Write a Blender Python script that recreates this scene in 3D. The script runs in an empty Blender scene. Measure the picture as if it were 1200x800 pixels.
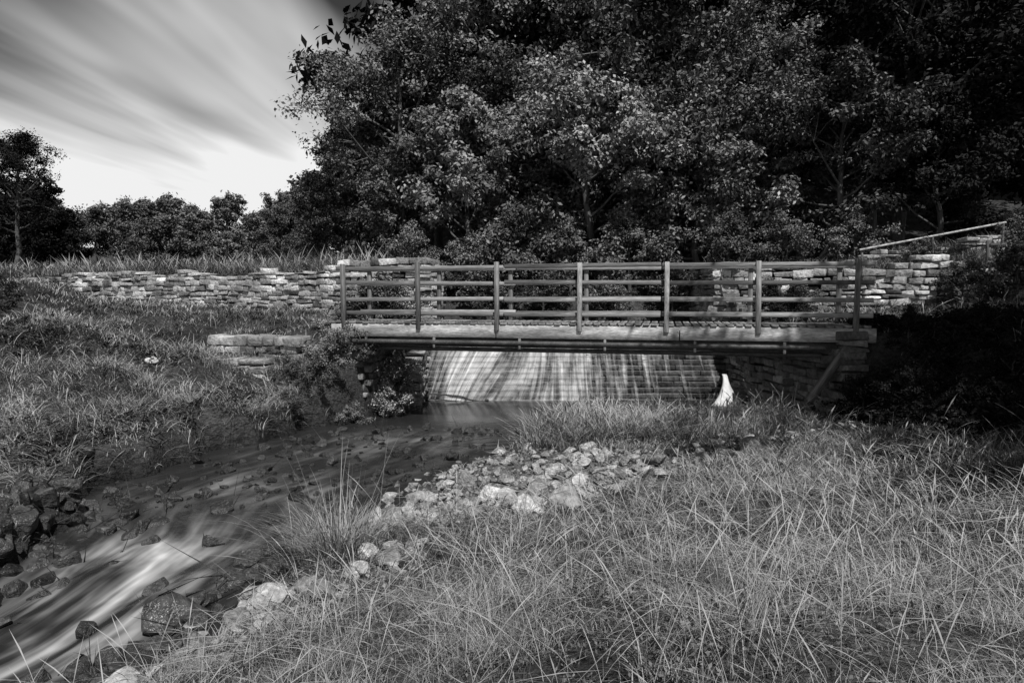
import bpy, bmesh, math, random
import numpy as np
from mathutils import Vector, Matrix
rng=np.random.default_rng(7); random.seed(7)
scene=bpy.context.scene
COL=scene.collection
def ss(t):
    t=np.clip(t,0,1); return t*t*(3-2*t)

# ------------------------------------------------------------------ materials
def newmat(name):
    m=bpy.data.materials.new(name); m.use_nodes=True
    nt=m.node_tree; nt.nodes.clear()
    out=nt.nodes.new('ShaderNodeOutputMaterial')
    return m,nt,out
def N(nt,t,**k):
    n=nt.nodes.new(t)
    for a,b in k.items(): setattr(n,a,b)
    return n
def math_(nt,op,a,b=None,clamp=False):
    n=N(nt,'ShaderNodeMath',operation=op); n.use_clamp=clamp
    for i,v in enumerate((a,b)):
        if v is None: continue
        if isinstance(v,(int,float)): n.inputs[i].default_value=v
        else: nt.links.new(v,n.inputs[i])
    return n.outputs[0]
def noise(nt,vec,scale,detail=4,rough=.55,dist=0):
    n=N(nt,'ShaderNodeTexNoise'); n.inputs['Scale'].default_value=scale
    n.inputs['Detail'].default_value=detail; n.inputs['Roughness'].default_value=rough
    n.inputs['Distortion'].default_value=dist
    if vec is not None: nt.links.new(vec,n.inputs['Vector'])
    return n.outputs['Fac']
def remap(nt,v,a,b,c,d):
    n=N(nt,'ShaderNodeMapRange'); nt.links.new(v,n.inputs['Value'])
    for i,x in enumerate((a,b,c,d)): n.inputs[i+1].default_value=x
    return n.outputs['Result']
def attr(nt,name,out='Fac'):
    n=N(nt,'ShaderNodeAttribute'); n.attribute_name=name; return n.outputs[out]
def gcol(nt,v):
    n=N(nt,'ShaderNodeCombineColor')
    for i in range(3): nt.links.new(v,n.inputs[i])
    return n.outputs[0]
def objcoord(nt,scale=(1,1,1)):
    tc=N(nt,'ShaderNodeTexCoord'); mp=N(nt,'ShaderNodeMapping'); mp.inputs['Scale'].default_value=scale
    nt.links.new(tc.outputs['Object'],mp.inputs['Vector']); return mp.outputs[0]
def geopos(nt):
    return N(nt,'ShaderNodeNewGeometry').outputs['Position']

def leafmat(name,base):
    m,nt,out=newmat(name)
    sh=attr(nt,'shade')
    oi=N(nt,'ShaderNodeObjectInfo').outputs['Random']
    v=math_(nt,'MULTIPLY',remap(nt,sh,0,1,.22,1.8),remap(nt,oi,0,1,.7*base,1.3*base))
    d=N(nt,'ShaderNodeBsdfDiffuse')
    nt.links.new(gcol(nt,v),d.inputs['Color'])
    nt.links.new(d.outputs[0],out.inputs[0])
    return m
def solidmat(name,base,lo=.5,hi=1.4,scale=3,fine=25,rough=.85,bump=.3,useattr=False,sc=(1,1,1),world=False,objrand=False,bdist=.02):
    m,nt,out=newmat(name)
    vec=geopos(nt) if world else objcoord(nt,sc)
    n1=noise(nt,vec,scale,4); n2=noise(nt,vec,fine,3,.65)
    v=math_(nt,'MULTIPLY',remap(nt,n1,.3,.7,lo,hi),remap(nt,n2,.3,.7,.55,1.4))
    v=math_(nt,'MULTIPLY',v,base)
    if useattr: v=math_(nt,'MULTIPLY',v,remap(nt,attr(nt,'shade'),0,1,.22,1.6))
    if objrand: v=math_(nt,'MULTIPLY',v,remap(nt,N(nt,'ShaderNodeObjectInfo').outputs['Random'],0,1,.4,1.45))
    b=N(nt,'ShaderNodeBsdfPrincipled'); b.inputs['Roughness'].default_value=rough
    b.inputs['Specular IOR Level'].default_value=.25
    nt.links.new(gcol(nt,v),b.inputs['Base Color'])
    bp=N(nt,'ShaderNodeBump'); bp.inputs['Strength'].default_value=bump; bp.inputs['Distance'].default_value=bdist
    nt.links.new(math_(nt,'ADD',n1,n2),bp.inputs['Height']); nt.links.new(bp.outputs[0],b.inputs['Normal'])
    nt.links.new(b.outputs[0],out.inputs[0]); return m
M_leaf=leafmat('leaf_mid',.12)
M_leafL=leafmat('leaf_light',.22)
M_leafD=leafmat('leaf_dark_shade',.022)  # darker leaf copy; shade of the right-hand trees painted into its colour
M_bark=solidmat('bark',.10,scale=2,fine=14,sc=(3,3,.6),bump=.6)
M_stone=solidmat('drystone',.42,lo=.3,hi=1.5,scale=1.1,fine=14,useattr=True,world=True,bump=.9,bdist=.04)
M_weir=solidmat('weir_stone',.08,scale=1.5,fine=12,useattr=True,world=True,bump=.7,rough=.4)
M_rock=solidmat('river_rock',.37,lo=.5,hi=1.3,scale=2,fine=9,objrand=True,bump=.8,bdist=.05)
M_wetrock=solidmat('wet_rock',.06,scale=2,fine=9,objrand=True,rough=.3,bump=.9,bdist=.05)
M_wood=solidmat('weathered_wood',.20,lo=.35,hi=1.7,scale=2.2,fine=16,sc=(.35,5,5),objrand=True,bump=.6,bdist=.006)
M_woodL=solidmat('pale_wood',.42,lo=.4,hi=1.45,scale=2.2,fine=16,sc=(.7,4,4),bump=.6,bdist=.006)  # paler wood for fascia, two front posts and the ramp pole
M_steel=solidmat('pipe_steel',.07,scale=3,fine=30,rough=.5,bump=.1)
M_grass=leafmat('grass_blade',.23)
M_weed=leafmat('weed_leaf',.13)

# ------------------------------------------------------------------ mesh helpers
def mesh_np(name,V,F,mats,shade=None,smooth=False,matidx=None):
    V=np.asarray(V,dtype=np.float32); F=np.asarray(F,dtype=np.int32); k=F.shape[1]
    me=bpy.data.meshes.new(name)
    me.vertices.add(len(V)); me.vertices.foreach_set('co',V.ravel())
    me.loops.add(F.size); me.loops.foreach_set('vertex_index',F.ravel())
    me.polygons.add(len(F)); me.polygons.foreach_set('loop_start',np.arange(len(F),dtype=np.int32)*k)
    for m in mats: me.materials.append(m)
    if matidx is not None: me.polygons.foreach_set('material_index',np.asarray(matidx,dtype=np.int32))
    me.update(calc_edges=True)
    if smooth: me.polygons.foreach_set('use_smooth',np.ones(len(F),dtype=bool))
    if shade is not None:
        a=me.attributes.new('shade','FLOAT','POINT'); a.data.foreach_set('value',np.asarray(shade,dtype=np.float32))
    return me
def addobj(name,me,loc=(0,0,0),rot=(0,0,0),scale=(1,1,1),parent=None,col=None):
    o=bpy.data.objects.new(name,me); (col or COL).objects.link(o)
    o.location=loc; o.rotation_euler=rot; o.scale=scale
    if parent: o.parent=parent
    return o
def addattr(me,name,vals,vec=False):
    a=me.attributes.new(name,'FLOAT_VECTOR' if vec else 'FLOAT','POINT')
    a.data.foreach_set('vector' if vec else 'value',np.asarray(vals,dtype=np.float32).ravel())
def grid_faces(nr,nc):
    i=np.arange(nr-1)[:,None]*nc+np.arange(nc-1)[None,:]
    i=i.ravel(); return np.stack([i,i+1,i+1+nc,i+nc],1)

# ------------------------------------------------------------------ terrain
EY=[-6,0,4,5.4,6,6.7,7.3,8.2,9.2,10.2,11.5,12.8,13.8,14.5,15,17.5]
EXL=[-10,-8,-6.5,-5.8,-5.5,-5.3,-5.2,-5.4,-5.9,-5.8,-5.1,-4.4,-3.9,-3.4,-3.0,-2.4]
EXR=[-5,-4.2,-3.5,-3.3,-3.2,-3.0,-2.8,-2.5,-2.3,-1.5,-.6,-.2,.2,5.6,5.9,5.9]
def wlev(y): return np.interp(y,[-6,4,6,9,12,18],[-3.4,-3.25,-3.15,-2.88,-2.72,-2.7])
def xl_(y): return np.interp(y,EY,EXL)+(.14*np.sin(y*3.1)+.1*np.sin(y*6.7+1))*(np.asarray(y)<14)
def xr_(y): return np.interp(y,EY,EXR)+(.12*np.sin(y*4.3+1)+.08*np.sin(y*9+2))*(np.asarray(y)<14)
WX=[-60,-22,-14,-8,-5,-2.4,5.9,9,14,30,60]; WY=[42,30,25,22,20,19.3,18.9,17.6,17.2,17,17]
def yw(x): return np.interp(x,WX,WY)
class RBF:
    def __init__(s,pts):
        p=np.array(pts,float); s.c=p[:,:2]; s.m=p[:,2].mean()
        d=np.linalg.norm(s.c[:,None]-s.c[None],axis=2)
        s.w=np.linalg.solve(d+1e-6*np.eye(len(d)),p[:,2]-s.m)
    def __call__(s,x,y):
        r=np.full(np.shape(x),s.m)
        for (cx,cy),w in zip(s.c,s.w): r=r+w*np.sqrt((x-cx)**2+(y-cy)**2+.04)
        return r
LP=[(-4.6,13.9,-2.1),(-5.8,11.4,-2.15),(-6.6,10.2,-2.25),(-7.5,9.6,-2.2),(-6.8,7.5,-2.5),(-6.5,5.5,-2.6),(-8.6,3,-2.3),(-9,-4,-2.0),
 (-6.5,13,-1.95),(-5.45,14.3,-1.72),(-7.2,16.2,-1.0),(-4.3,15.5,-.75),(-7.1,19,-.55),(-22,29,-.2),(-14.6,24.5,-.33),(-10.5,16,-.25),(-11.5,14.5,-.2),
 (-8.2,14,-1.05),(-9.2,12,-1.2),(-7.8,11.5,-1.6),(-8,10.5,-2.0),(-3.3,18,-.7),(-3.5,16.4,-1.3),(-9,19,-.5),(-13,19,-.3),(-16,14,0),(-12,10,-.9),(-14,6,-.9),
 (-20,20,0),(-30,25,.2),(-50,20,.5),(-30,0,0),(-12,0,-1.3),(-5,19,-.6),(-60,35,.3),(-40,-40,0)]
RP=[(2.5,13.4,-2.48),(4.5,13,-2.48),(1.35,10.7,-2.45),(0,9.4,-2.58),(-1.05,8.2,-2.72),(-1.3,6.7,-2.68),(-1.95,6.0,-2.85),(-.65,5.0,-2.35),(-2.05,5.15,-2.8),
 (-2.3,4.4,-2.7),(-.85,3.2,-1.95),(0,2.7,-1.65),(1.05,2.6,-1.58),(2.1,2.55,-1.5),(0,0,-1.5),(1.4,5.1,-2.05),(3.3,6.4,-2.1),(4.4,5.75,-1.9),(5,9.8,-2.15),(7,9.2,-1.8),
 (5.6,12.4,-2.4),(5.9,14.5,-2.6),(7,13,-2.2),(8,11,-1.6),(0.2,7.2,-2.5),(10,10,-1.0),(14,8,-.6),(12,4,-.9),(6,3,-1.35),
 (20,12,.6),(40,-10,1.5),(10,-10,-1.2),(0,-20,-1.3),(-2.6,2,-2.4),(-3,-4,-2.2),(60,10,3),(0.2,12.6,-2.58),(2.5,8,-2.35),(-2.6,3.4,-2.6)]
PP_=[(6.3,13,-.68),(6.9,12.4,-.7),(6.3,14.5,-.65),(7,17,-.6),(10,16,-.4),(8.5,13.6,-.62),(9.5,12,-.6),(7.4,13,-.8),(7.8,10.6,-1.3),(7,9.2,-1.8),(14,8,-.6),(15,15,0),(12,4,-.9),(20,12,.6),(30,10,1.5),(60,10,3),(5,5,-1.9),(10,9,-1.0)]
rl=RBF(LP); rr=RBF(RP); rp=RBF(PP_)
HUM=[(-10.8,15.3,.5,1.2),(-8.9,13.4,.45,.8),(-7.5,12.1,.35,.6),(-9.6,11.6,.45,.8),(-6.7,12.4,.27,.5),(-12,13,.4,1),(-7.9,15.2,.35,.7),(-6.3,11.2,.27,.45),(-5.6,12.4,.24,.4),(-11.8,17.5,.35,1.1),(-8.3,17.5,.2,.9)]
K=[(rng.uniform(.5,2.2),rng.uniform(0,6.28),rng.uniform(0,6.28)) for _ in range(12)]
def lump(x,y):
    s=0
    for f,a,p in K: s=s+np.sin((x*np.cos(a)+y*np.sin(a))*f*2+p+1.5*np.sin(x*.7+y*.5+p))/f**.6
    return s/12
def hb(x,y):
    right=ss((x+14)/14)
    hill=right*np.minimum(np.maximum(y-27,0)*.36,55)+(1-right)*np.minimum(np.maximum(y-45,0)*.07,14)
    ramp=.75*ss((x-9)/5)*ss((y-18)/1.2)
    return .68+hill+ramp+.01*np.maximum(np.minimum(y,60)-20,0)
def Hh(x,y):
    x=np.asarray(x,float); y=np.asarray(y,float)
    w=wlev(y); bed=w-.2; a=xl_(y); b=xr_(y)
    lm=lump(x,y); lm3=lump(3*x,3*y)
    hm=0
    for cx,cy,h,r in HUM: hm=hm+h*np.exp(-((x-cx)**2+(y-cy)**2)/r**2)
    hl=np.maximum(np.clip(rl(x,y),-3.2,2)+hm+.3*lm*ss((a-x)/2)+.13*lm3,w+.3)
    hr=np.maximum(np.clip(rr(x,y),-3.2,4)+.12*lm+.05*lm3,w+.05)
    hp=np.clip(rp(x,y),-3.2,4)+.08*lm
    xw=np.interp(y,[9,12.6,14.5,17],[7.4,6.35,6.05,5.95]); wid=np.interp(y,[9.5,12.2,12.6],[3,1.3,.12])
    sp=ss((x-xw)/wid); sp=np.where(y<8,0,sp*ss((y-8)/1.5))
    hr=hr*(1-sp)+np.maximum(hp,hr)*sp
    L=bed+(hl-bed)*ss((a-x)/.35); R=bed+(hr-bed)*ss((x-b)/np.where(y>14.6,.1,.8))
    f=np.where(x<a,L,np.where(x>b,R,bed))
    s=ss((y-yw(x))/.25)
    B=hb(x,y)+.1*lm
    z=f*(1-s)+B*s
    ch=(x>-2.4)&(x<5.9)&(y>17.4)
    fl=np.interp(y,[17.4,18.9,19.2,23],[-3.0,-1.5,-1.35,-1.3]); q=ss((y-21)/3.5)
    return np.where(ch,fl*(1-q)+B*q,z)
def axis(segs,far):
    a=[]
    for s,e,d in segs: a+=list(np.arange(s,e,d))
    d=segs[-1][2]; x=segs[-1][1]; hi=[]
    while x<far[1]: hi.append(x); d*=1.25; x+=d
    hi.append(far[1])
    d=segs[0][2]; x=segs[0][0]; lo=[]
    while x>far[0]: d*=1.25; x-=d; lo.append(x)
    return np.array(lo[::-1]+a+hi)
ax=axis([(-26,-11,.3),(-11,11,.1),(11,20,.3)],(-700,700))
ay=axis([(-3,2,.3),(2,20,.1),(20,32,.25)],(-300,900))
X,Y=np.meshgrid(ax,ay); Z=Hh(X,Y)
V=np.stack([X.ravel(),Y.ravel(),Z.ravel()],1)
GR=[(-2.5,6.1,.45),(-2.0,6.4,.45),(-1.2,6.6,.38),(-1.4,8.3,.6),(-.7,8.8,.85),(-.3,8.1,.45),(.3,9.0,.8),(.7,8.3,.4),(1.2,9.0,.7),(2.0,9.5,.55),(2.9,10.0,.5),(3.8,10.6,.5),(4.7,11.3,.6),(.1,10.1,.7),(-.4,11.0,.6),(5.4,11.9,.6),(-2.8,5.5,.4),(-1.0,9.8,.6),(1.0,10.0,.45)]
def gravel(x,y):
    g=0
    for cx,cy,r in GR: g=np.maximum(g,1-ss((np.hypot(x-cx,y-cy)/r-.7)/.7))
    return np.clip(g*(1+.9*lump(x*2.3,y*2.3+3)),0,1)
def wet(x,y):
    z=Hh(x,y); return 1-ss((z-wlev(y)-.02)/.25)
grd=mesh_np('ground',V,grid_faces(len(ay),len(ax)),[],smooth=True)
addattr(grd,'gravel',gravel(X,Y).ravel()); addattr(grd,'wet',np.where(Y.ravel()<18,wet(X,Y).ravel(),0))
m,nt,out=newmat('soil_and_turf')
p=geopos(nt); n1=noise(nt,p,.8,5,.6); n2=noise(nt,p,14,4,.7); n3=noise(nt,p,60,2,.6)
v=math_(nt,'MULTIPLY',remap(nt,n1,.35,.65,.025,.08),remap(nt,n2,.3,.7,.3,1.7))
gv=math_(nt,'MULTIPLY',remap(nt,n2,.3,.7,.06,.22),remap(nt,n3,.3,.7,.6,1.3))
mx=N(nt,'ShaderNodeMix'); nt.links.new(attr(nt,'gravel'),mx.inputs[0]); nt.links.new(v,mx.inputs[2]); nt.links.new(gv,mx.inputs[3])
v=math_(nt,'MULTIPLY',mx.outputs[0],remap(nt,attr(nt,'wet'),0,1,1,.25))
b=N(nt,'ShaderNodeBsdfPrincipled'); b.inputs['Specular IOR Level'].default_value=.2
nt.links.new(remap(nt,attr(nt,'wet'),0,1,.95,.5),b.inputs['Roughness'])
nt.links.new(gcol(nt,v),b.inputs['Base Color'])
bp=N(nt,'ShaderNodeBump'); bp.inputs['Strength'].default_value=1; bp.inputs['Distance'].default_value=.1
nt.links.new(n2,bp.inputs['Height']); nt.links.new(bp.outputs[0],b.inputs['Normal'])
nt.links.new(b.outputs[0],out.inputs[0])
grd.materials.append(m); addobj('ground',grd)

# ------------------------------------------------------------------ water
def watermat(name,foam=True,calm=.08):
    m,nt,out=newmat(name)
    b=N(nt,'ShaderNodeBsdfPrincipled'); b.inputs['Base Color'].default_value=(.02,.02,.02,1)
    b.inputs['Roughness'].default_value=calm; b.inputs['IOR'].default_value=1.33
    if foam:
        fl=attr(nt,'flow','Vector')
        def mp_(sc,det,dist):
            mp=N(nt,'ShaderNodeMapping'); mp.inputs['Scale'].default_value=sc; nt.links.new(fl,mp.inputs['Vector'])
            return noise(nt,mp.outputs[0],1.0,det,.5,dist)
        a=mp_((2.1,.6,1),2,.5); c=mp_((9,.6,1),2,.25); e=mp_((3.6,1.6,1),2,.3); rip=mp_((5,4.5,1),3,.4)
        k=math_(nt,'ADD',math_(nt,'ADD',math_(nt,'MULTIPLY',a,.45),math_(nt,'MULTIPLY',c,.22)),math_(nt,'MULTIPLY',e,.33))
        k=remap(nt,k,.42,.66,0,1); k=math_(nt,'POWER',math_(nt,'MAXIMUM',k,0.0),1.6)
        f=math_(nt,'MULTIPLY',k,attr(nt,'foam'),True)
        d=N(nt,'ShaderNodeBsdfDiffuse'); d.inputs['Color'].default_value=(.55,.55,.55,1)
        mx=N(nt,'ShaderNodeMixShader'); nt.links.new(f,mx.inputs[0])
        nt.links.new(b.outputs[0],mx.inputs[1]); nt.links.new(d.outputs[0],mx.inputs[2])
        bp=N(nt,'ShaderNodeBump'); bp.inputs['Distance'].default_value=.05
        nt.links.new(attr(nt,'ripple'),bp.inputs['Strength']); nt.links.new(rip,bp.inputs['Height']); nt.links.new(bp.outputs[0],b.inputs['Normal'])
        nt.links.new(remap(nt,attr(nt,'ripple'),0,1,.14,.3),b.inputs['Roughness'])
    nt.links.new((mx if foam else b).outputs[0],out.inputs[0])
    return m
ys=np.arange(-6,17.75,.08); nc=70; t=np.linspace(0,1,nc)
YY=np.repeat(ys[:,None],nc,1); A=np.interp(ys,EY,EXL)-.6; B=np.interp(ys,EY,EXR)+.6
XX=A[:,None]+(B-A)[:,None]*t[None]
rap=(1-ss((YY-7.4)/1.8))
mid=np.exp(-((YY-9.8)/1.0)**2)*.4+np.exp(-((YY-12.3)/1.0)**2)*.35
wf=np.exp(-np.maximum(17.35-YY,0)/.35)*.8*((XX<2.2)&(XX>-2.2))*(YY>15)
cen=np.sin(np.clip((t[None]-.10)/.80,0,1)*math.pi)**.6
foam=np.clip((rap*1.0+mid)*cen+wf,0,1)
rip=np.where(YY<13.8,.8,.8*(1-ss((YY-13.8)/1.2)))
u=np.repeat((t*3.2)[None],len(ys),0)
ZZ=wlev(YY)+.035*rap*np.sin(u*6+.8*np.sin(YY*1.3))+.04*rap*np.sin(YY*2.6+u*1.1)
me=mesh_np('stream',np.stack([XX.ravel(),YY.ravel(),ZZ.ravel()],1),grid_faces(len(ys),nc),[watermat('stream_water')],smooth=True)
addattr(me,'foam',foam.ravel()); addattr(me,'ripple',rip.ravel()); addattr(me,'flow',np.stack([u.ravel(),YY.ravel(),0*u.ravel()],1),True)
addobj('stream_water',me)
me=mesh_np('up',[(-2.5,18.85,-1.06),(6,18.85,-1.06),(7,27,-1.06),(-4,27,-1.06)],[(0,1,2,3)],[watermat('millpond_surface',False,.1)])
addobj('millpond_water',me)

# ------------------------------------------------------------------ stones
BF=np.array([(0,3,2,1),(4,5,6,7),(0,1,5,4),(1,2,6,5),(2,3,7,6),(3,0,4,7)])
class Boxes:
    def __init__(s): s.V=[];s.F=[];s.S=[];s.n=0
    def add(s,c,t,n,u,hx,hy,hz,jit,shade):
        c=np.array(c);t=np.array(t);n=np.array(n);u=np.array(u)
        L=[(-1,-1,-1),(1,-1,-1),(1,1,-1),(-1,1,-1),(-1,-1,1),(1,-1,1),(1,1,1),(-1,1,1)]
        v=np.array([c+t*(hx*a)+n*(hy*b)+u*(hz*d) for a,b,d in L])+rng.uniform(-jit,jit,(8,3))
        s.V.append(v); s.F.append(BF+s.n); s.n+=8; s.S+= [shade]*8
    def obj(s,name,mat,bevel=.02,parent=None):
        me=mesh_np(name,np.concatenate(s.V),np.concatenate(s.F),[mat],s.S)
        o=addobj(name,me,parent=parent)
        if bevel:
            md=o.modifiers.new('b','BEVEL'); md.width=bevel; md.segments=2; md.limit_method='NONE'
        return o
def wall(name,path,zb,zt,sl=(.16,.5),sh=(.08,.17),mat=None,jit=.028,topvar=.08,th=.22,side=-1,bright=1,wob=.03):
    path=np.array(path,float); seg=np.linalg.norm(np.diff(path,axis=0),axis=1); cum=np.r_[0,np.cumsum(seg)]; Lt=cum[-1]
    def at(s):
        x=np.interp(s,cum,path[:,0]); y=np.interp(s,cum,path[:,1])
        i=min(np.searchsorted(cum,s,side='right')-1,len(seg)-1); d=(path[i+1]-path[i])/seg[i]
        return x,y,d
    B=Boxes(); zmin=min(zb(at(s)[0],at(s)[1]) for s in np.linspace(0,Lt,30))
    zmax=max(zt(at(s)[0],at(s)[1]) for s in np.linspace(0,Lt,60)); z=zmin
    while z<zmax+.05:
        h=rng.uniform(*sh); s=rng.uniform(-.3,0)
        while s<Lt:
            l=rng.uniform(*sl)
            if rng.random()<.15: l*=1.5
            x,y,d=at(np.clip(s+l/2,0,Lt)); top=zt(x,y)+topvar*math.sin(s*1.7)+topvar*math.sin(s*.43)+rng.uniform(-topvar,topvar)*.6
            if z+h*.5<top and z+h>zb(x,y)-.1:
                n=np.array([-d[1],d[0],0.])*side
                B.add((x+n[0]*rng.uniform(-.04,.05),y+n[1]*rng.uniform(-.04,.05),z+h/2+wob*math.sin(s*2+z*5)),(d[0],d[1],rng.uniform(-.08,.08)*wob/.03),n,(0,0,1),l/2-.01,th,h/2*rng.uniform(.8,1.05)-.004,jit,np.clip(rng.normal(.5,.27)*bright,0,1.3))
            s+=l
        z+=h
    return B.obj(name,mat or M_stone,.018)
gz=lambda x,y: float(Hh(x,y))
wall('drystone_retaining_wall',[(x,y) for x,y in [(-60,42),(-22,30),(-14,25),(-8,22),(-5,20),(-2.2,19.3)]],lambda x,y:-.9 if x>-12 else -.6,lambda x,y:.72+.2*ss((x+6)/1.5),bright=1.15,wob=.02,sh=(.09,.19),sl=(.18,.55))
wall('drystone_retaining_wall',[(5.7,18.95),(9,17.6),(14,17.2),(30,17)],lambda x,y:-1.2 if x<7 else -.8,lambda x,y:.72+.1*math.sin(x*1.9),sl=(.16,.5),sh=(.1,.2),bright=1.1,wob=.02)
wall('channel_side_wall',[(5.95,17.2),(6.0,14.5),(6.3,12.6)],lambda x,y:-2.9,lambda x,y:-.78,side=1,sl=(.2,.5),sh=(.1,.19),bright=.3)  # stone tone lowered so the wall carries its shade in the colour
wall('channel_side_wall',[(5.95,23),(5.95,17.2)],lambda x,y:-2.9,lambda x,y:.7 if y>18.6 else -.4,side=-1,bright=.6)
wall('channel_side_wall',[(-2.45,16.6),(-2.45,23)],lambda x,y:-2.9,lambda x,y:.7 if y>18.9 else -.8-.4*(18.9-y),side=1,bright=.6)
wall('ramp_wall',[(8.8,18.9),(11,19.2),(17,19.4)],lambda x,y:.5,lambda x,y:.8+.16*(x-9),sl=(.15,.5),sh=(.08,.16),bright=.8,topvar=.1)
wall('stone_block_steps',[(-6.6,15.4),(-4.7,15.0)],lambda x,y:-1.7,lambda x,y:-.98,sl=(.25,.5),sh=(.16,.22),th=.3,jit=.025,bright=.9,wob=.006,topvar=.03)
wall('stone_block_steps',[(-6.9,14.9),(-5.3,14.6)],lambda x,y:-1.85,lambda x,y:-1.32,sl=(.25,.45),sh=(.16,.2),th=.3,jit=.025,bright=.9,wob=.006,topvar=.03)
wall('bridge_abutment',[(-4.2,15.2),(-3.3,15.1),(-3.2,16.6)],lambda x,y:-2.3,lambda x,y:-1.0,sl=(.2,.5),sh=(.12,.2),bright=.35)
# weir
B=Boxes(); nk=13
for k in range(nk):
    z=-2.82+k*.135; y=17.42+k*.115; s=-2.45+rng.uniform(-.3,0)
    while s<5.95:
        l=rng.uniform(.35,.8)
        B.add((s+l/2,y+.35+rng.uniform(-.02,.02),z+.066),(1,0,0),(0,1,0),(0,0,1),l/2-.006,.35,.062,.012,np.clip(rng.normal(.5,.25),0,1)); s+=l
weir=B.obj('stone_weir',M_weir,.015)
nr=140; xs=np.linspace(-2.35,5.85,160); s=np.linspace(0,1,nr)
prof_z=-1.05-1.66*s; prof_y=18.97-1.55*s-.05
stepw=.02*np.sin((prof_z+2.82)/.135*2*math.pi)
XX=np.repeat(xs[None],nr,0); SS=np.repeat(s[:,None],160,1)
YY=(prof_y+stepw)[:,None]-.04-.12*SS*np.exp(-((XX+1.4)/.7)**2)+.012*np.sin(XX*17+3*np.sin(XX*3)); ZZ=np.repeat(prof_z[:,None],160,1)
cov=np.interp(XX,[-2.35,-1.9,-1.6,0,1.0,1.8,2.3,3,4.6,5.2,5.9],[.15,.42,.6,.5,.56,.55,.36,.31,.28,.2,.1])
cov=cov-.12*np.clip(SS,0,1)+.08
me=mesh_np('fall',np.stack([XX.ravel(),YY.ravel(),ZZ.ravel()],1),grid_faces(nr,160),[],smooth=True)
uu=XX+.9*SS*np.exp(-((XX+1.0)/1.5)**2)
addattr(me,'flow',np.stack([uu.ravel(),SS.ravel(),0*uu.ravel()],1),True); addattr(me,'foam',cov.ravel())
m,nt,out=newmat('falling_water')
fl=attr(nt,'flow','Vector')
def mapn(sc,scale,det=3,dist=.3):
    mp=N(nt,'ShaderNodeMapping'); mp.inputs['Scale'].default_value=sc; nt.links.new(fl,mp.inputs['Vector']); return noise(nt,mp.outputs[0],scale,det,.6,dist)
a=mapn((2.3,.9,1),1,2,.5); c=mapn((9,1.1,1),1,4,.6); e=mapn((4,12,1),1,2,.4)
k=math_(nt,'ADD',math_(nt,'ADD',math_(nt,'MULTIPLY',a,.32),math_(nt,'MULTIPLY',c,.53)),math_(nt,'MULTIPLY',e,.15))
k=math_(nt,'ADD',k,math_(nt,'MULTIPLY',attr(nt,'foam'),.42))
al=remap(nt,k,.60,.86,0,.92); al=math_(nt,'POWER',math_(nt,'MAXIMUM',al,0.0),1.5)
d=N(nt,'ShaderNodeBsdfDiffuse'); d.inputs['Color'].default_value=(.68,.68,.68,1)
tr=N(nt,'ShaderNodeBsdfTransparent'); mx=N(nt,'ShaderNodeMixShader')
nt.links.new(al,mx.inputs[0]); nt.links.new(tr.outputs[0],mx.inputs[1]); nt.links.new(d.outputs[0],mx.inputs[2]); nt.links.new(mx.outputs[0],out.inputs[0])
me.materials.append(m); addobj('waterfall',me)
m,nt,out=newmat('spout_water'); d=N(nt,'ShaderNodeBsdfDiffuse'); d.inputs['Color'].default_value=(.75,.75,.75,1)
tr=N(nt,'ShaderNodeBsdfTransparent'); mx=N(nt,'ShaderNodeMixShader')
nz=noise(nt,objcoord(nt,(16,16,1.2)),1,3)
lw=N(nt,'ShaderNodeLayerWeight'); lw.inputs['Blend'].default_value=.4
f=math_(nt,'SUBTRACT',1.25,math_(nt,'ADD',math_(nt,'MULTIPLY',lw.outputs['Facing'],1.0),math_(nt,'MULTIPLY',nz,.7)),True)
nt.links.new(f,mx.inputs[0]); nt.links.new(tr.outputs[0],mx.inputs[1]); nt.links.new(d.outputs[0],mx.inputs[2]); nt.links.new(mx.outputs[0],out.inputs[0])
rings=24; sg=28; Vv=[]
for i in range(rings):
    q=i/(rings-1); r=.06+.34*q**2.0
    for j in range(sg):
        an=j/sg*6.283; rj=r*(1+.12*math.sin(5*an+q*3)*q)
        Vv.append((rj*math.cos(an),rj*.6*math.sin(an)-.3*q**.5,-.74*q))
F=[(i*sg+j,(i+1)*sg+j,(i+1)*sg+(j+1)%sg,i*sg+(j+1)%sg) for i in range(rings-1) for j in range(sg)]
addobj('pipe_outflow_water',mesh_np('spout',Vv,F,[m],smooth=True),(5.3,16.95,-1.98))

# ------------------------------------------------------------------ bridge
P0=Vector((-3.64,14.8,0)); D=Vector((9.99,-2.2,0)); Ldir=D.normalized(); NB=Vector((-Ldir.y,Ldir.x,0))
br=bpy.data.objects.new('wooden_footbridge',None); COL.objects.link(br)
def beam(name,a,b,w,h,mat=None,parent=br,bev=.008):
    a=Vector(a); b=Vector(b); d=b-a; L=d.length
    v=[(sx*L/2,sy*w/2,sz*h/2) for sz in(-1,1) for sx,sy in((-1,-1),(1,-1),(1,1),(-1,1))]
    me=mesh_np(name,v,BF,[mat or M_wood]); o=addobj(name,me,parent=parent)
    xx=d.normalized(); up=Vector((0,0,1)) if abs(xx.z)<.95 else Vector(Ldir)
    yy=up.cross(xx).normalized(); zz=xx.cross(yy)
    o.matrix_world=Matrix(((xx.x,yy.x,zz.x,(a.x+b.x)/2),(xx.y,yy.y,zz.y,(a.y+b.y)/2),(xx.z,yy.z,zz.z,(a.z+b.z)/2),(0,0,0,1)))
    md=o.modifiers.new('b','BEVEL'); md.width=bev; md.segments=1
    return o
def at(t,off,z): 
    p=P0+D*t+NB*off; return Vector((p.x,p.y,z))
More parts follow.
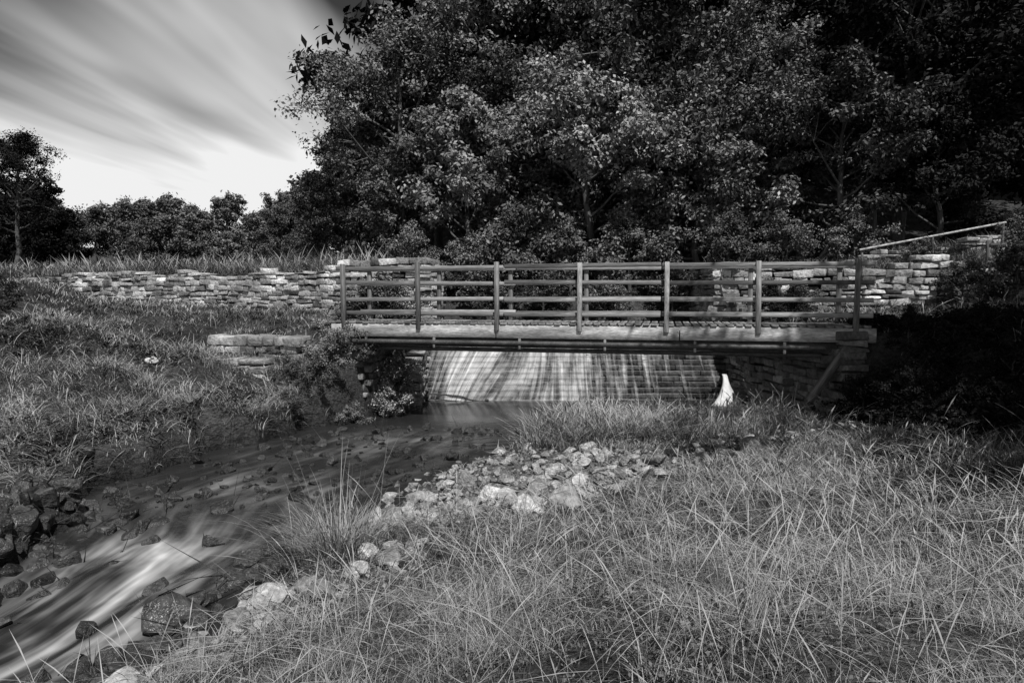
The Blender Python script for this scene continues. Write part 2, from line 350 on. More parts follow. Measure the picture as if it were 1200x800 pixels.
def cyl(name,a,b,r,mat,parent):
    a=Vector(a);b=Vector(b);d=b-a;n=14
    v=[(r*math.cos(i/n*6.2832),r*math.sin(i/n*6.2832),zz) for zz in(-d.length/2,d.length/2) for i in range(n)]
    F=[(i,(i+1)%n,n+(i+1)%n,n+i) for i in range(n)]
    o=addobj(name,mesh_np(name,v,F,[mat],smooth=True),parent=parent); o.matrix_world=Matrix.Translation((a+b)/2)@d.to_track_quat('Z','Y').to_matrix().to_4x4(); return o
W=1.35; dz=-.56
for side,off in(('front',0),('back',W)):
    sgn=1 if side=='front' else -1
    for i in range(7):
        t=i/6; zt=.66+random.uniform(-.03,.04)
        beam(f'{side}_post_{i+1}',at(t,off,dz-.18),at(t+random.uniform(-.0025,.0025),off,zt),.09,.09,M_woodL if side=='front' and i in(3,4) else None)
    for k,hh in enumerate((1.13,.80,.46,.17)):
        for j,(a,b) in enumerate(((-.02,.345),(.347,.655),(.657,1.03))):
            beam(f'{side}_rail_{k+1}_{j+1}',at(a,off+sgn*.071,dz+hh+random.uniform(-.02,.02)),at(b,off+sgn*.071,dz+hh+random.uniform(-.02,.02)),.045,.085)
    for j,(a,b) in enumerate(((-.03,.33),(.332,.69),(.692,1.035))):
        beam(f'{side}_fascia_{j+1}',at(a,off+sgn*.03,dz-.20+random.uniform(-.01,.01)),at(b,off+sgn*.03,dz-.20+random.uniform(-.01,.01)),.07,.27,M_woodL)
    beam(f'{side}_beam_lower',at(-.02,off+sgn*.2,dz-.44),at(1.02,off+sgn*.2,dz-.44),.12,.2,M_steel)
npl=68
for i in range(npl):
    t=-.03+1.065*i/npl
    beam(f'deck_plank_{i+1}',at(t,-.01-random.uniform(0,.02),dz-.035+random.uniform(-.008,.008)),at(t,W+.015,dz-.035),.125,.045)
cyl('pipe_upper',at(.02,.0,dz-.44),at(.95,.0,dz-.44),.05,M_steel,br)
cyl('pipe_lower',at(.02,.3,dz-.60),at(.95,.3,dz-.60),.045,M_steel,br)
for i,t in enumerate((.05,.2,.38,.55,.72,.88)): beam(f'pipe_hanger_{i+1}',at(t,.0,dz-.34),at(t,.0,dz-.56),.06,.05)
for i,o_ in enumerate((0,W)): beam(f'diagonal_strut_{i+1}',at(.985,o_,-.98),at(.925,o_,-2.0),.13,.13)
beam('sill_beam_right',at(.99,-.1,-.98),at(.99,W+.1,-.98),.2,.2)
beam('sill_beam_left',at(.0,-.1,-.98),at(.0,W+.1,-.98),.2,.2)
hrail=bpy.data.objects.new('ramp_handrail',None); COL.objects.link(hrail)
cyl('pole',(9.4,18.6,1.2),(13.4,18.7,1.95),.03,M_woodL,hrail)
for i,x in enumerate((9.5,11.4,13.3)):
    cyl(f'post_{i+1}',(x,18.65,.4),(x,18.65,1.2+.187*(x-9.4)),.03,M_wood,hrail)
gate=bpy.data.objects.new('wooden_gate',None); COL.objects.link(gate)
gx,gy=12.4,17.9
for i,x in enumerate((gx,gx+.5)): beam(f'gate_post_{i+1}',(x,gy,.6),(x,gy,1.4),.08,.08,M_wood,parent=gate)
for i,z in enumerate((.95,1.3)): beam(f'gate_bar_{i+1}',(gx,gy-.06,z),(gx+.5,gy-.06,z),.03,.07,M_wood,parent=gate)
beam('gate_brace',(gx,gy-.1,.92),(gx+.5,gy-.1,1.3),.025,.06,M_wood,parent=gate)

# ------------------------------------------------------------------ trees
def tube(pts,rad,sides=6):
    pts=np.array(pts); n=len(pts); V=[];F=[]
    for i in range(n):
        d=pts[min(i+1,n-1)]-pts[max(i-1,0)]; d=d/(np.linalg.norm(d)+1e-9)
        a=np.cross(d,(0.3,.2,.9) if abs(d[2])<.9 else (1,0,0)); a/=np.linalg.norm(a); b=np.cross(d,a)
        for j in range(sides):
            an=j/sides*6.2832; V.append(pts[i]+rad[i]*(a*math.cos(an)+b*math.sin(an)))
    for i in range(n-1):
        for j in range(sides): F.append((i*sides+j,i*sides+(j+1)%sides,(i+1)*sides+(j+1)%sides,(i+1)*sides+j))
    return np.array(V),np.array(F)
def leaves(C,rad,per,size,r,flat=.65):
    n=len(C); tot=n*per
    ci=np.repeat(np.arange(n),per)
    d=r.normal(size=(tot,3)); d/=np.linalg.norm(d,axis=1)[:,None]
    rr_=r.random(tot)**.5*(1+.5*(r.random(tot)<.18))
    c=C[ci]+d*rr_[:,None]*rad[ci][:,None]*np.array([1,1,flat])
    nrm=d*.6+np.array([0,-.2,.5])+r.normal(size=(tot,3))*.6; nrm/=np.linalg.norm(nrm,axis=1)[:,None]
    t=np.cross(nrm,r.normal(size=(tot,3))); t/=np.linalg.norm(t,axis=1)[:,None]; b=np.cross(nrm,t)
    s=size*r.uniform(.6,1.35,tot)[:,None]
    V=np.stack([c-t*s,c-b*s*.5+nrm*s*.1,c+t*s,c+b*s*.5+nrm*s*.1],1).reshape(-1,3)
    F=np.arange(tot*4).reshape(-1,4)
    sh=np.clip(.45+.24*r.normal(size=n)[ci]+.24*r.normal(size=tot),0,1)
    return V,F,np.repeat(sh,4)
def tree(name,seed,H,R,base,nl,per,size,leafm=M_leaf,crad=.75,trunk_r=.22,lean=0):
    r=np.random.default_rng(seed); Vs=[];Fs=[];Ss=[];Ms=[];n0=0
    def put(V,F,S,mi):
        nonlocal n0
        Vs.append(V);Fs.append(F+n0);Ss.append(S);Ms.append(np.full(len(F),mi));n0+=len(V)
    hs=np.linspace(-.3,H*.86,9); off=np.cumsum(r.normal(size=(9,2))*.10*H/10,axis=0); off[0]=0;off[1]=0
    tp=np.c_[off[:,0]+lean*hs,off[:,1],hs]; tr_=trunk_r*(1-.93*np.linspace(0,1,9))+.02
    V,F=tube(tp,tr_,9); put(V,F,np.zeros(len(V)),1)
    C=[];CR=[]
    for i in range(nl):
        q=(i+.5)/nl; z0=H*(base+(.84-base)*q**.9); az=i*2.4+r.uniform(-.5,.5)
        p0=np.array([np.interp(z0,hs,tp[:,0]),np.interp(z0,hs,tp[:,1]),z0])
        prof=math.sin(min(1,(q*.8+.24))*math.pi)**.65
        L=R*prof*r.uniform(.65,1.2)+.25*R*(q>.85)
        el=.15+1.0*q+r.uniform(-.15,.2)
        pts=[p0]; d=np.array([math.cos(az)*math.cos(el),math.sin(az)*math.cos(el),math.sin(el)])
        for s_ in range(5):
            d=d+r.normal(size=3)*.16+np.array([0,0,.05]); d/=np.linalg.norm(d); pts.append(pts[-1]+d*L/5)
        V,F=tube(pts,np.linspace(trunk_r*.42*(1-.5*q),.015,6),5); put(V,F,np.zeros(len(V)),1)
        C.append(pts[-1]);CR.append(crad*r.uniform(.7,1.1))
        for s_ in range(2,6):
            for w_ in range(2):
                dd=d+r.normal(size=3)*.75; dd[2]=dd[2]*.6+.1; dd/=np.linalg.norm(dd); l2=L*r.uniform(.2,.42)
                a=pts[s_]; bb=a+dd*l2*.5+r.normal(size=3)*.05; cc=bb+(dd+np.array([0,0,-.15]))*l2*.5
                V,F=tube([a,bb,cc],[.03*H/10,.02*H/10,.008],3); put(V,F,np.zeros(len(V)),1)
                if r.random()<.9: C.append(cc);CR.append(crad*r.uniform(.45,1.05))
                if r.random()<.5: C.append(bb);CR.append(crad*r.uniform(.35,.7))
    C=np.array(C);CR=np.array(CR)
    V,F,S=leaves(C,CR,per,size,r); put(V,F,S,0)
    return mesh_np(name,np.concatenate(Vs),np.concatenate(Fs),[leafm,M_bark],np.concatenate(Ss),matidx=np.concatenate(Ms))
T_A=tree('treeA',1,13.5,4.6,.22,26,125,.10,crad=.95,trunk_r=.28)
T_B=tree('treeB',2,11,4.0,.25,22,125,.08,crad=.78,trunk_r=.2)
T_C=tree('treeC',3,5.6,3.0,.08,20,150,.08,leafm=M_leafL,crad=.66,trunk_r=.12)
T_D=tree('treeD',5,16,5.0,.2,28,125,.12,crad=1.1,trunk_r=.32)
T_E=tree('treeE',8,6.8,2.9,.18,20,140,.08,leafm=M_leafL,crad=.62,trunk_r=.13,lean=-.12)
T_F=tree('treeF',11,13,5.0,.08,20,50,.28,leafm=M_leafD,crad=1.3,trunk_r=.25)
T_S=tree('shrub',21,1.3,.95,.02,14,60,.04,leafm=M_leafL,crad=.25,trunk_r=.03)
def place(name,me,x,y,s=1,rz=0,mat=None,parent=None,sz=1,dz_=0):
    o=addobj(name,me,(x,y,gz(x,y)-.05+dz_),(0,0,rz),(s,s,s*sz),parent)
    if mat: o.material_slots[0].link='OBJECT'; o.material_slots[0].material=mat
    return o
for a in [('deciduous_tree',T_B,-4.8,28,.90,.5,None),('deciduous_tree',T_B,-3.2,30,.92,2.5,None),('deciduous_tree',T_A,-1.2,31,1.0,1.0,None),
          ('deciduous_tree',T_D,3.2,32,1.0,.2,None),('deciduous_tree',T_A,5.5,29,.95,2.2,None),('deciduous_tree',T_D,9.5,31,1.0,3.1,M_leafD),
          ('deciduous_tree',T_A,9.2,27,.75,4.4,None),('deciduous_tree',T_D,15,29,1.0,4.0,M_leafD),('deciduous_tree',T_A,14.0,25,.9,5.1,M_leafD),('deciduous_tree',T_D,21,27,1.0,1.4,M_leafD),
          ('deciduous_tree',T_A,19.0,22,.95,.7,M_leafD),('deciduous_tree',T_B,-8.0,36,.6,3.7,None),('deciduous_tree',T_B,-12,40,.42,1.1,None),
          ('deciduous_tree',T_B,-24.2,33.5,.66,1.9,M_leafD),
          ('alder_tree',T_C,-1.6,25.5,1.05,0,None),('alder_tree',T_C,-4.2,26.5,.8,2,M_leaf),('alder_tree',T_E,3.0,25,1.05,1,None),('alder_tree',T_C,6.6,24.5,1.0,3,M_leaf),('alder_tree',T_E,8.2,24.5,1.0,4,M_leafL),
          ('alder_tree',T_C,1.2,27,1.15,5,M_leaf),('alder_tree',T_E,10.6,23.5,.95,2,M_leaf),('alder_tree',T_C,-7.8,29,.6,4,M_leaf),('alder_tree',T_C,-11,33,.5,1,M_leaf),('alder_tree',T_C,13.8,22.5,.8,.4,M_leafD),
          ('deciduous_tree',T_A,10.0,5.9,.94,1,None),('deciduous_tree',T_A,14.8,9.0,.95,3,None),('deciduous_tree',T_B,12.6,2.0,.8,3,None)]:
    place(a[0],a[1],a[2],a[3],a[4],a[5],a[6])
wd=bpy.data.objects.new('distant_woodland',None); COL.objects.link(wd)
k=0
for y0,dx,sc_,x1 in((37,5.5,1.0,36),(44,6.5,1.15,42),(54,7.5,1.15,10)):
    x=-8 if y0<50 else -6
    while x<x1:
        k+=1; place(f'tree_{k}',T_F,x+rng.uniform(-1,1),y0+rng.uniform(-2,2),sc_*rng.uniform(.85,1.15)*(.5 if x<-4 else 1),rng.uniform(0,6.28),M_leaf if x<-4 else None,parent=wd); x+=dx
for y0,dx,sc_ in((62,5,.42),(76,6,.52),(95,8,.62)):
    x=-.85*y0-6
    while x<-8:
        f_=1+.5*ss((x/y0+.45)/.3)
        k+=1; place(f'tree_{k}',T_F,x+rng.uniform(-1,1),y0+rng.uniform(-2,2),sc_*f_*rng.uniform(.8,1.2),rng.uniform(0,6.28),M_leaf,parent=wd); x+=dx
for x,y,s in[(-27,40,.34),(-31,44,.5),(-23,45,.34),(-19,47,.26),(-36,44,.6),(-15,44,.33),(-25,52,.36),(-33,50,.4)]:
    k+=1; place(f'tree_{k}',T_F,x,y,s,x,M_leafD if x<-26 else M_leaf,parent=wd)
for x,y,s in[(-3.4,15.0,.6),(-2.9,15.3,.6),(-3.4,16.9,1.0),(-2.9,17.6,.75),(-4.0,14.1,.42),(-3.9,15.2,.5),(-2.9,16.0,.7),(-3.4,14.4,.4),(-4.6,14.2,.35),(-4.4,13.4,.3),(-3.9,14.5,.5)]: place('riverside_shrub',T_S,x,y,s,x*3,M_leaf if (x*10)%2<1 else None)
for x,y,s in[(6.2,16.3,.6),(6.3,15.3,.5),(7.3,11.8,.6),(6.6,11.0,.5),(8.1,9.6,.5),(7.2,9.3,.45),(8.4,12.2,.4),(9.2,11,.5),(7.9,10.7,.5),(6.9,10.2,.45),(6.9,11.5,.6),(6.7,12.1,.4),(7.2,12.4,.35),(6.2,11.9,.5),(6.5,11.6,.6)]: place('riverside_shrub',T_S,x,y,s,x*3,M_leafD)  # dark shrubs over bank and abutment, shade put into the leaf colour
for x,y,s in[(5.9,16.6,.3),(5.8,15.4,.25),(5.9,14.1,.3)]: place('riverside_shrub',T_S,x,y,s,x*3,None)
for x,y,s in[(11,16.7,.7),(12.2,16.5,.9),(13.6,16.4,1.0),(7.4,17.8,.55),(15,16.3,1.1),(10.9,18.3,.5),(13.8,18.8,.6)]: place('wall_shrub',T_S,x,y,s,x*3,M_leaf)
for x,y,s in[(6.5,20.5,1.1),(8,20,1.0),(-3.2,21,.9),(0,23.4,1.5),(2.0,23,1.5),(4.0,23.2,1.6),(-1.5,22.8,1.3),(10.5,21,1.0),(1,22.3,.9),(3,22.2,.9),(5.2,22.3,1.1),(-.4,22.2,.8)]: place('riverside_shrub',T_S,x,y,s,x*3,M_leaf)

# ------------------------------------------------------------------ grass (baked meshes)
def frnd(n): return rng.random(n)
def slope(x,y):
    e=.12; return np.hypot(Hh(x+e,y)-Hh(x-e,y),Hh(x,y+e)-Hh(x,y-e))/(2*e)
def roots(n,box,clump=14,spread=.07,dens=None,gravkeep=.10,frust=True,toponly=False,steep=.3):
    x0,x1,y0,y1=box; m=n//clump
    cx=rng.uniform(x0,x1,m); cy=rng.uniform(y0,y1,m)
    if toponly: cy=yw(cx)+rng.uniform(y0,y1,m)
    ok=np.ones(m,bool)
    if frust: ok&=(np.abs(cx)<.82*cy+1.5)
    if dens is not None: ok&=frnd(m)<dens(cx,cy)
    cx=cx[ok];cy=cy[ok]; m=len(cx)
    ok=frnd(m)>gravel(cx,cy)*(1-gravkeep); cx=cx[ok];cy=cy[ok]; m=len(cx)
    sp=spread*rng.uniform(.5,1.8,m)
    ci=np.repeat(np.arange(m),clump); ox=rng.normal(size=m*clump)*sp[ci]; oy=rng.normal(size=m*clump)*sp[ci]
    x=cx[ci]+ox; y=cy[ci]+oy; z=Hh(x,y)
    ok=(z>wlev(y)+.09)|(y>18.3); ok&=~((x>-2.6)&(x<6.1)&(y>17.1)&(y<25)); ok&=np.abs(y-yw(x)-.05)>.27
    ok&=(y>1.2)
    ok&=(slope(x,y)<.9)|(y>17)|(frnd(len(x))<steep)
    hv=rng.normal(1,.3,m)[ci]; sv=rng.normal(0,.18,m)[ci]
    i=np.where(ok)[0]
    return x[i],y[i],z[i],np.arctan2(oy[i],ox[i]),np.clip(hv[i],.4,1.8),sv[i]
def field(name,parts,mat,segs=3,wmin=.0032):
    Vs=[];Fs=[];Ss=[];n0=0
    for (x,y,z,az,hv,sv),h0,h1,wmul,curve,pale,head in parts:
        n=len(x); hh=rng.uniform(h0,h1,n)*hv; az=az+rng.normal(0,.9,n)
        dist=np.hypot(x,y); ww=np.maximum(wmin,dist*.0009)*wmul*rng.uniform(.6,1.3,n)
        lean=rng.uniform(.05,.8,n); cv=rng.uniform(.2,1.1,n)*curve
        dx=np.cos(az);dy=np.sin(az); wa=az+1.57+rng.uniform(-.6,.6,n); wx=np.cos(wa);wy=np.sin(wa)
        V=np.zeros((n,2*segs+1,3))
        for i in range(segs+1):
            q=i/segs; hor=hh*(lean*q+cv*q*q); zz=z-.02*(q==0)+hh*(q-.6*cv*q*q)
            wd_=ww*(1-.75*q)*.5
            if head and i==segs-1: wd_=ww*1.0
            c=np.stack([x+dx*hor,y+dy*hor,zz],1)
            if i<segs:
                o=np.stack([wx*wd_,wy*wd_,0*wd_],1); V[:,2*i]=c-o; V[:,2*i+1]=c+o
            else: V[:,2*segs]=c
        F=[]
        for i in range(segs-1): a=2*i; F+=[(a,a+1,a+3),(a,a+3,a+2)]
        F+=[(2*segs-2,2*segs-1,2*segs)]
        F=np.array(F); nv=2*segs+1
        F=(F[None]+np.arange(n)[:,None,None]*nv).reshape(-1,3)
        big=.6*lump(x*.9+9,y*.9)+.4*lump(x*3.1,y*3.1+2)
        sh=np.clip(rng.normal(.36+pale,.24,n)+sv+big,0,1.3)
        Vs.append(V.reshape(-1,3));Fs.append(F+n0);Ss.append(np.repeat(sh,nv)); n0+=n*nv
    me=mesh_np(name,np.concatenate(Vs),np.concatenate(Fs),[mat],np.concatenate(Ss)); addobj(name,me)
patch=lambda x,y: np.clip(.45+1.3*lump(x*1.3+5,y*1.3),.03,1)
patch2=lambda x,y: np.clip(.18+1.9*lump(x*1.7-3,y*1.7+2),.01,1)
cover=lambda x,y: np.clip(.62+2.1*lump(x*2.1+1,y*2.1-4),.1,1)
field('meadow_grass',[(roots(150000,(-5,5,1.3,5),22,.06,cover),.03,.12,1,1.2,0,False),
  (roots(230000,(-9,9,4.8,10.6),20,.08,cover),.04,.12,1,1.2,0,False),
  (roots(150000,(-16,14,10.4,19.6),18,.12,cover),.05,.14,1,1.0,0,False),
  (roots(45000,(-26,-6,17,30),16,.2),.08,.2,1.1,.9,.05,False)],M_grass,3)
field('long_grass',[(roots(26000,(-5,5,1.5,5),30,.10,patch2),.12,.32,.9,1.3,.1,False),
  (roots(36000,(-4,9,4.8,8.0),28,.10,patch2),.10,.28,.9,1.3,.05,False),
  (roots(22000,(0,9,8,10.6),30,.1,patch2,.0),.1,.28,1,1.1,.05,False),
  (roots(44000,(-10,-4,8.5,15),46,.11,patch,steep=.8),.12,.36,1,1.4,.12,False),
  (roots(34000,(.2,5.3,11.2,13.9),36,.12,None,.2),.12,.38,.9,.8,.18,False),
  (roots(18000,(-16,14,12,19.5),36,.12,patch2),.15,.35,1,.9,.05,False)],M_grass,4)
field('dry_straw_grass',[(roots(2200,(-5,5,1.8,5),3,.12),.2,.6,.9,.9,.65,True),
  (roots(6500,(-5,9,4.5,8),4,.12),.15,.5,.8,.9,.55,True),
  (roots(4000,(.3,5.2,11,13.8),5,.12),.25,.55,.8,.6,.5,True),
  (roots(4500,(-14,13,8,18),5,.12,patch),.2,.5,.8,.7,.4,True)],M_grass,5)
field('wall_top_grass',[(roots(110000,(-48,-2.6,.3,6),16,.14,toponly=True,frust=False),.2,.5,.75,.6,.12,False),
  (roots(16000,(6.1,20,.3,4),16,.12,toponly=True,frust=False),.15,.4,.8,.7,.1,False),
  (roots(9000,(-42,-2.6,.3,5),5,.12,toponly=True,frust=False),.4,.8,.7,.4,.5,True),
  (roots(24000,(-60,-8,5,18),16,.25,toponly=True,frust=False),.3,.6,.9,.5,.05,False)],M_grass,3)
def weeds(name,n,box,dens,mat,size,hh,per=8,rad=.05):
    x,y,z,az,hv,sv=roots(n,box,4,.12,dens,.25)
    C=np.stack([x,y,z+rng.uniform(.02,hh,len(x))],1); V,F,S=leaves(C,np.full(len(C),rad),per,size,rng,.5)
    addobj(name,mesh_np(name,V,F,[mat],S))
weeds('low_weeds',11000,(-1,7,1.5,8),patch,M_weed,.012,.09)
weeds('low_weeds',2600,(-2.5,6,8,13.5),patch2,M_weed,.022,.2)
weeds('bank_shade_weeds',9000,(-13,-5,9.2,16),lambda x,y:np.clip(2.6*lump(x*1.2,y*1.2+4)-.1,0,1),M_leafD,.03,.2,10,.09)  # dark leaf patches added in place of shade on the mounds
weeds('shaded_undergrowth',8000,(6,13,9,13.5),None,M_leafD,.035,.3,9,.1)  # leaves coloured dark to stand in for shadow on the right bank
def clumpmesh(n,h,w,rad,curve,seed,segs,pale):
    r=np.random.default_rng(seed)
    root=r.normal(size=(n,2))*rad*.5; az=np.arctan2(root[:,1],root[:,0])+r.normal(0,.6,n); hh=r.uniform(*h,n); ww=r.uniform(.7,1.3,n)*w
    lean=r.uniform(.05,.4,n); cv=r.uniform(.3,1,n)*curve; V=np.zeros((n,2*segs+1,3)); wa=az+1.57
    for i in range(segs+1):
        q=i/segs; hor=hh*(lean*q+cv*q*q); zz=hh*(q-.45*cv*q*q)-.03*(i==0)
        c=np.stack([root[:,0]+np.cos(az)*hor,root[:,1]+np.sin(az)*hor,zz],1); wd_=ww*(1-q)**.6*.5
        if i<segs:
            o=np.stack([np.cos(wa)*wd_,np.sin(wa)*wd_,0*wd_],1); V[:,2*i]=c-o; V[:,2*i+1]=c+o
        else: V[:,2*segs]=c
    F=[]
    for i in range(segs-1): a=2*i; F+=[(a,a+1,a+3),(a,a+3,a+2)]
    F+=[(2*segs-2,2*segs-1,2*segs)]; F=(np.array(F)[None]+np.arange(n)[:,None,None]*(2*segs+1)).reshape(-1,3)
    return V.reshape(-1,3),F,np.repeat(np.clip(r.normal(.4+pale,.25,n),0,1.2),2*segs+1)
V,F,S=clumpmesh(60,(.6,1.4),.008,.28,.2,5,6,.3); V2,F2,S2=clumpmesh(700,(.2,.65),.007,.5,.9,6,5,.12)
me=mesh_np('rush',np.concatenate([V,V2]),np.concatenate([F,F2+len(V)]),[M_grass],np.concatenate([S,S2]))
addobj('rush_clump',me,(-1.85,7.2,gz(-1.85,7.2)),(0,0,0),(1.1,1.1,1))
addobj('rush_clump',me,(-2.1,7.6,gz(-2.1,7.6)-.02),(0,0,2),(.8,.8,.6))
# ------------------------------------------------------------------ rocks
def coll(name,meshes):
    c=bpy.data.collections.new(name)
    for i,me in enumerate(meshes):
        o=bpy.data.objects.new(f'{name}_{i}',me); c.objects.link(o)
    return c
def scatter(name,P,R,S,c):
    me=bpy.data.meshes.new(name); me.vertices.add(len(P)); me.vertices.foreach_set('co',np.asarray(P,dtype=np.float32).ravel())
    addattr(me,'rot',R,True); addattr(me,'scl',S); me.update()
    o=addobj(name,me)
    ng=bpy.data.node_groups.new(name,'GeometryNodeTree')
    ng.interface.new_socket('Geometry',in_out='INPUT',socket_type='NodeSocketGeometry'); ng.interface.new_socket('Geometry',in_out='OUTPUT',socket_type='NodeSocketGeometry')
    gi=ng.nodes.new('NodeGroupInput'); go=ng.nodes.new('NodeGroupOutput'); ip=ng.nodes.new('GeometryNodeInstanceOnPoints')
    ci=ng.nodes.new('GeometryNodeCollectionInfo'); ci.inputs['Collection'].default_value=c; ci.inputs['Separate Children'].default_value=True; ci.inputs['Reset Children'].default_value=True
    ra=ng.nodes.new('GeometryNodeInputNamedAttribute'); ra.data_type='FLOAT_VECTOR'; ra.inputs['Name'].default_value='rot'
    sa=ng.nodes.new('GeometryNodeInputNamedAttribute'); sa.data_type='FLOAT'; sa.inputs['Name'].default_value='scl'
    ip.inputs['Pick Instance'].default_value=True
    L=ng.links.new; L(gi.outputs[0],ip.inputs['Points']); L(ci.outputs[0],ip.inputs['Instance']); L(ra.outputs[0],ip.inputs['Rotation']); L(sa.outputs[0],ip.inputs['Scale']); L(ip.outputs[0],go.inputs[0])
    o.modifiers.new('scatter','NODES').node_group=ng; return o
def rots(n,t=.15): return np.stack([rng.normal(0,t,n),rng.normal(0,t,n),rng.uniform(0,6.283,n)],1)
def rockmesh(seed,mat,flat=.6):
    r=np.random.default_rng(seed); bm=bmesh.new()
    for _ in range(16):
        d=r.normal(size=3); d/=np.linalg.norm(d); d*=np.array([1,.72,flat])*r.uniform(.8,1.05); bm.verts.new(d*.5)
    res=bmesh.ops.convex_hull(bm,input=bm.verts); bmesh.ops.delete(bm,geom=[g for g in res['geom_interior'] if isinstance(g,bmesh.types.BMVert)],context='VERTS')
    bmesh.ops.bevel(bm,geom=bm.edges[:],offset=.035,segments=2,affect='EDGES',profile=.6)
    me=bpy.data.meshes.new('rock'); bm.to_mesh(me); bm.free(); me.materials.append(mat); return me
crock=coll('rocksrc',[rockmesh(i,M_rock,.4+.07*(i%5)) for i in range(12)])
cwet=coll('wetrocksrc',[rockmesh(20+i,M_wetrock,.65) for i in range(6)])
PP=[];SC=[]
for cx,cy,r in GR:
    n=int(44*r*r/.36)
    for i in range(n):
        a=rng.uniform(0,6.283); q=r*1.35*math.sqrt(rng.random()); x=cx+q*math.cos(a); y=cy+q*math.sin(a)
        s=float(np.clip(rng.lognormal(-1.8,.5),.07,.5))
        PP.append((x,y,max(gz(x,y),float(wlev(y))-.1)+s*.13)); SC.append(s)
for i in range(3600):
    cx,cy,r=GR[rng.integers(len(GR))]; x=cx+rng.normal()*r*.9; y=cy+rng.normal()*r*.9; PP.append((x,y,max(gz(x,y),float(wlev(y))-.1)+.01)); SC.append(rng.uniform(.03,.1))
scatter('river_stones',PP,rots(len(PP),.4),SC,crock)
PP=[];SC=[]
for i in range(300):
    y=rng.uniform(9.0,13.8); a,b=float(xl_(y)),float(xr_(y)); b=min(b,.4); x=rng.uniform(a,b); s=float(np.clip(rng.lognormal(-1.85,.5),.07,.38)); PP.append((x,y,float(wlev(y))+s*.03)); SC.append(s)
for i in range(150):
    x=rng.normal(-5.7,.45); y=rng.normal(8.1,.9); s=rng.uniform(.15,.6); PP.append((x,y,max(gz(x,y),float(wlev(y))-.08)+.03)); SC.append(s)
for x,y,s in[(-2.9,7.1,.6),(-3.0,7.6,.45),(-3.3,6.4,.9),(-3.7,6.9,.4),(-3.5,5.7,.5),(-4.6,8.4,.4),(-3.9,9.0,.5),(-3.0,8.6,.4),(-4.4,7.4,.35),(-3.0,9.4,.4),(-4.3,8.0,.35),(-3.6,8.1,.4),(-4.7,7.0,.3),(-4.0,6.2,.3),(-4.9,6.3,.35)]:
    PP.append((x,y,float(wlev(y))+.0)); SC.append(s)
for i in range(110):
    y=rng.uniform(4,9); x=float(xr_(y))+rng.normal()*.15; PP.append((x,y,float(wlev(y)))); SC.append(rng.uniform(.15,.45))
scatter('wet_stream_rocks',PP,rots(len(PP),.3),SC,cwet)
P3=[(-2.55,6.05,.45),(-2.3,6.35,.5),(-1.2,6.55,.4),(-1.75,6.15,.38),(-.95,6.4,.35),(-2.8,5.7,.45),(-1.5,6.9,.35),(-1.25,8.1,.4),(.6,7.9,.6),(.2,7.8,.6),(-7.2,13.6,.42),(-.1,8.3,.4),(1.4,8.9,.4)]
scatter('boulders',[(x,y,gz(x,y)+.07) for x,y,s in P3],rots(len(P3),.15),[s for *_,s in P3],crock)

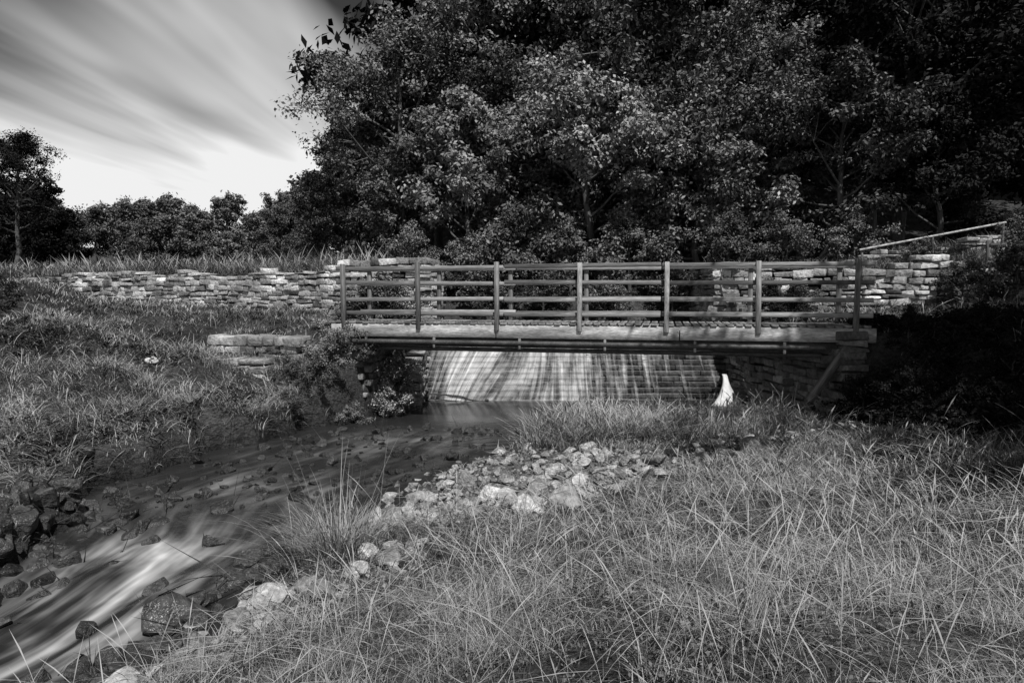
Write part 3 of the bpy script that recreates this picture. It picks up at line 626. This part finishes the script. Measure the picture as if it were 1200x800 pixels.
# ------------------------------------------------------------------ sky & sun
sd=Vector((.20,-.62,1.08)).normalized(); el=math.asin(sd.z); az=math.atan2(sd.x,sd.y)
w=bpy.data.worlds.new('World'); scene.world=w; w.use_nodes=True; nt=w.node_tree; nt.nodes.clear()
out=N(nt,'ShaderNodeOutputWorld'); bg=N(nt,'ShaderNodeBackground'); bg.inputs['Strength'].default_value=.07
sky=N(nt,'ShaderNodeTexSky'); sky.sky_type='NISHITA'; sky.sun_disc=False; sky.sun_elevation=el; sky.sun_rotation=az
sc=N(nt,'ShaderNodeSeparateColor'); nt.links.new(sky.outputs[0],sc.inputs[0]); red=sc.outputs[0]
tc=N(nt,'ShaderNodeTexCoord'); sx=N(nt,'ShaderNodeSeparateXYZ'); nt.links.new(tc.outputs['Generated'],sx.inputs[0])
zc=math_(nt,'ADD',math_(nt,'MAXIMUM',sx.outputs[2],0.0),.06)
px=math_(nt,'DIVIDE',math_(nt,'SUBTRACT',sx.outputs[0],math_(nt,'MULTIPLY',sx.outputs[1],.06)),zc); py=math_(nt,'DIVIDE',sx.outputs[1],zc)
def cn(a,b,off,det,ro=.5):
    c=N(nt,'ShaderNodeCombineXYZ'); nt.links.new(math_(nt,'MULTIPLY',px,a),c.inputs[0]); nt.links.new(math_(nt,'MULTIPLY',py,b),c.inputs[1]); c.inputs[2].default_value=off
    return noise(nt,c.outputs[0],1,det,ro,.35)
n1=cn(.9,.30,3.3,3); n2=cn(2.6,.45,7.1,3)
elb=math_(nt,'ADD',remap(nt,sx.outputs[2],.14,.38,.18,-.09),remap(nt,sx.outputs[2],.42,.8,0,-.2))
k=math_(nt,'ADD',math_(nt,'ADD',math_(nt,'MULTIPLY',n1,.68),math_(nt,'MULTIPLY',n2,.32)),elb)
mk=remap(nt,k,.43,.66,0,1)
mx=N(nt,'ShaderNodeMix'); nt.links.new(mk,mx.inputs[0]); nt.links.new(math_(nt,'MULTIPLY',red,.45),mx.inputs[2]); mx.inputs[3].default_value=12.5
nt.links.new(gcol(nt,mx.outputs[0]),bg.inputs['Color']); nt.links.new(bg.outputs[0],out.inputs[0])
try: w.cycles.sampling_method='NONE'
except Exception as ex: print(ex)
sl=bpy.data.lights.new('sun','SUN'); sl.energy=5; sl.angle=math.radians(.5); sl.color=(1,.99,.98)
so=bpy.data.objects.new('sun',sl); COL.objects.link(so); so.rotation_euler=sd.to_track_quat('Z','Y').to_euler()
# ------------------------------------------------------------------ camera
cd=bpy.data.cameras.new('camera'); cd.lens=24; cd.sensor_width=36; cd.clip_end=3000; cd.clip_start=.05
co=bpy.data.objects.new('camera',cd); COL.objects.link(co); co.rotation_euler=(math.radians(90-3.93),0,0); scene.camera=co
scene.view_settings.view_transform='Standard'; scene.view_settings.look='None'; scene.view_settings.exposure=0
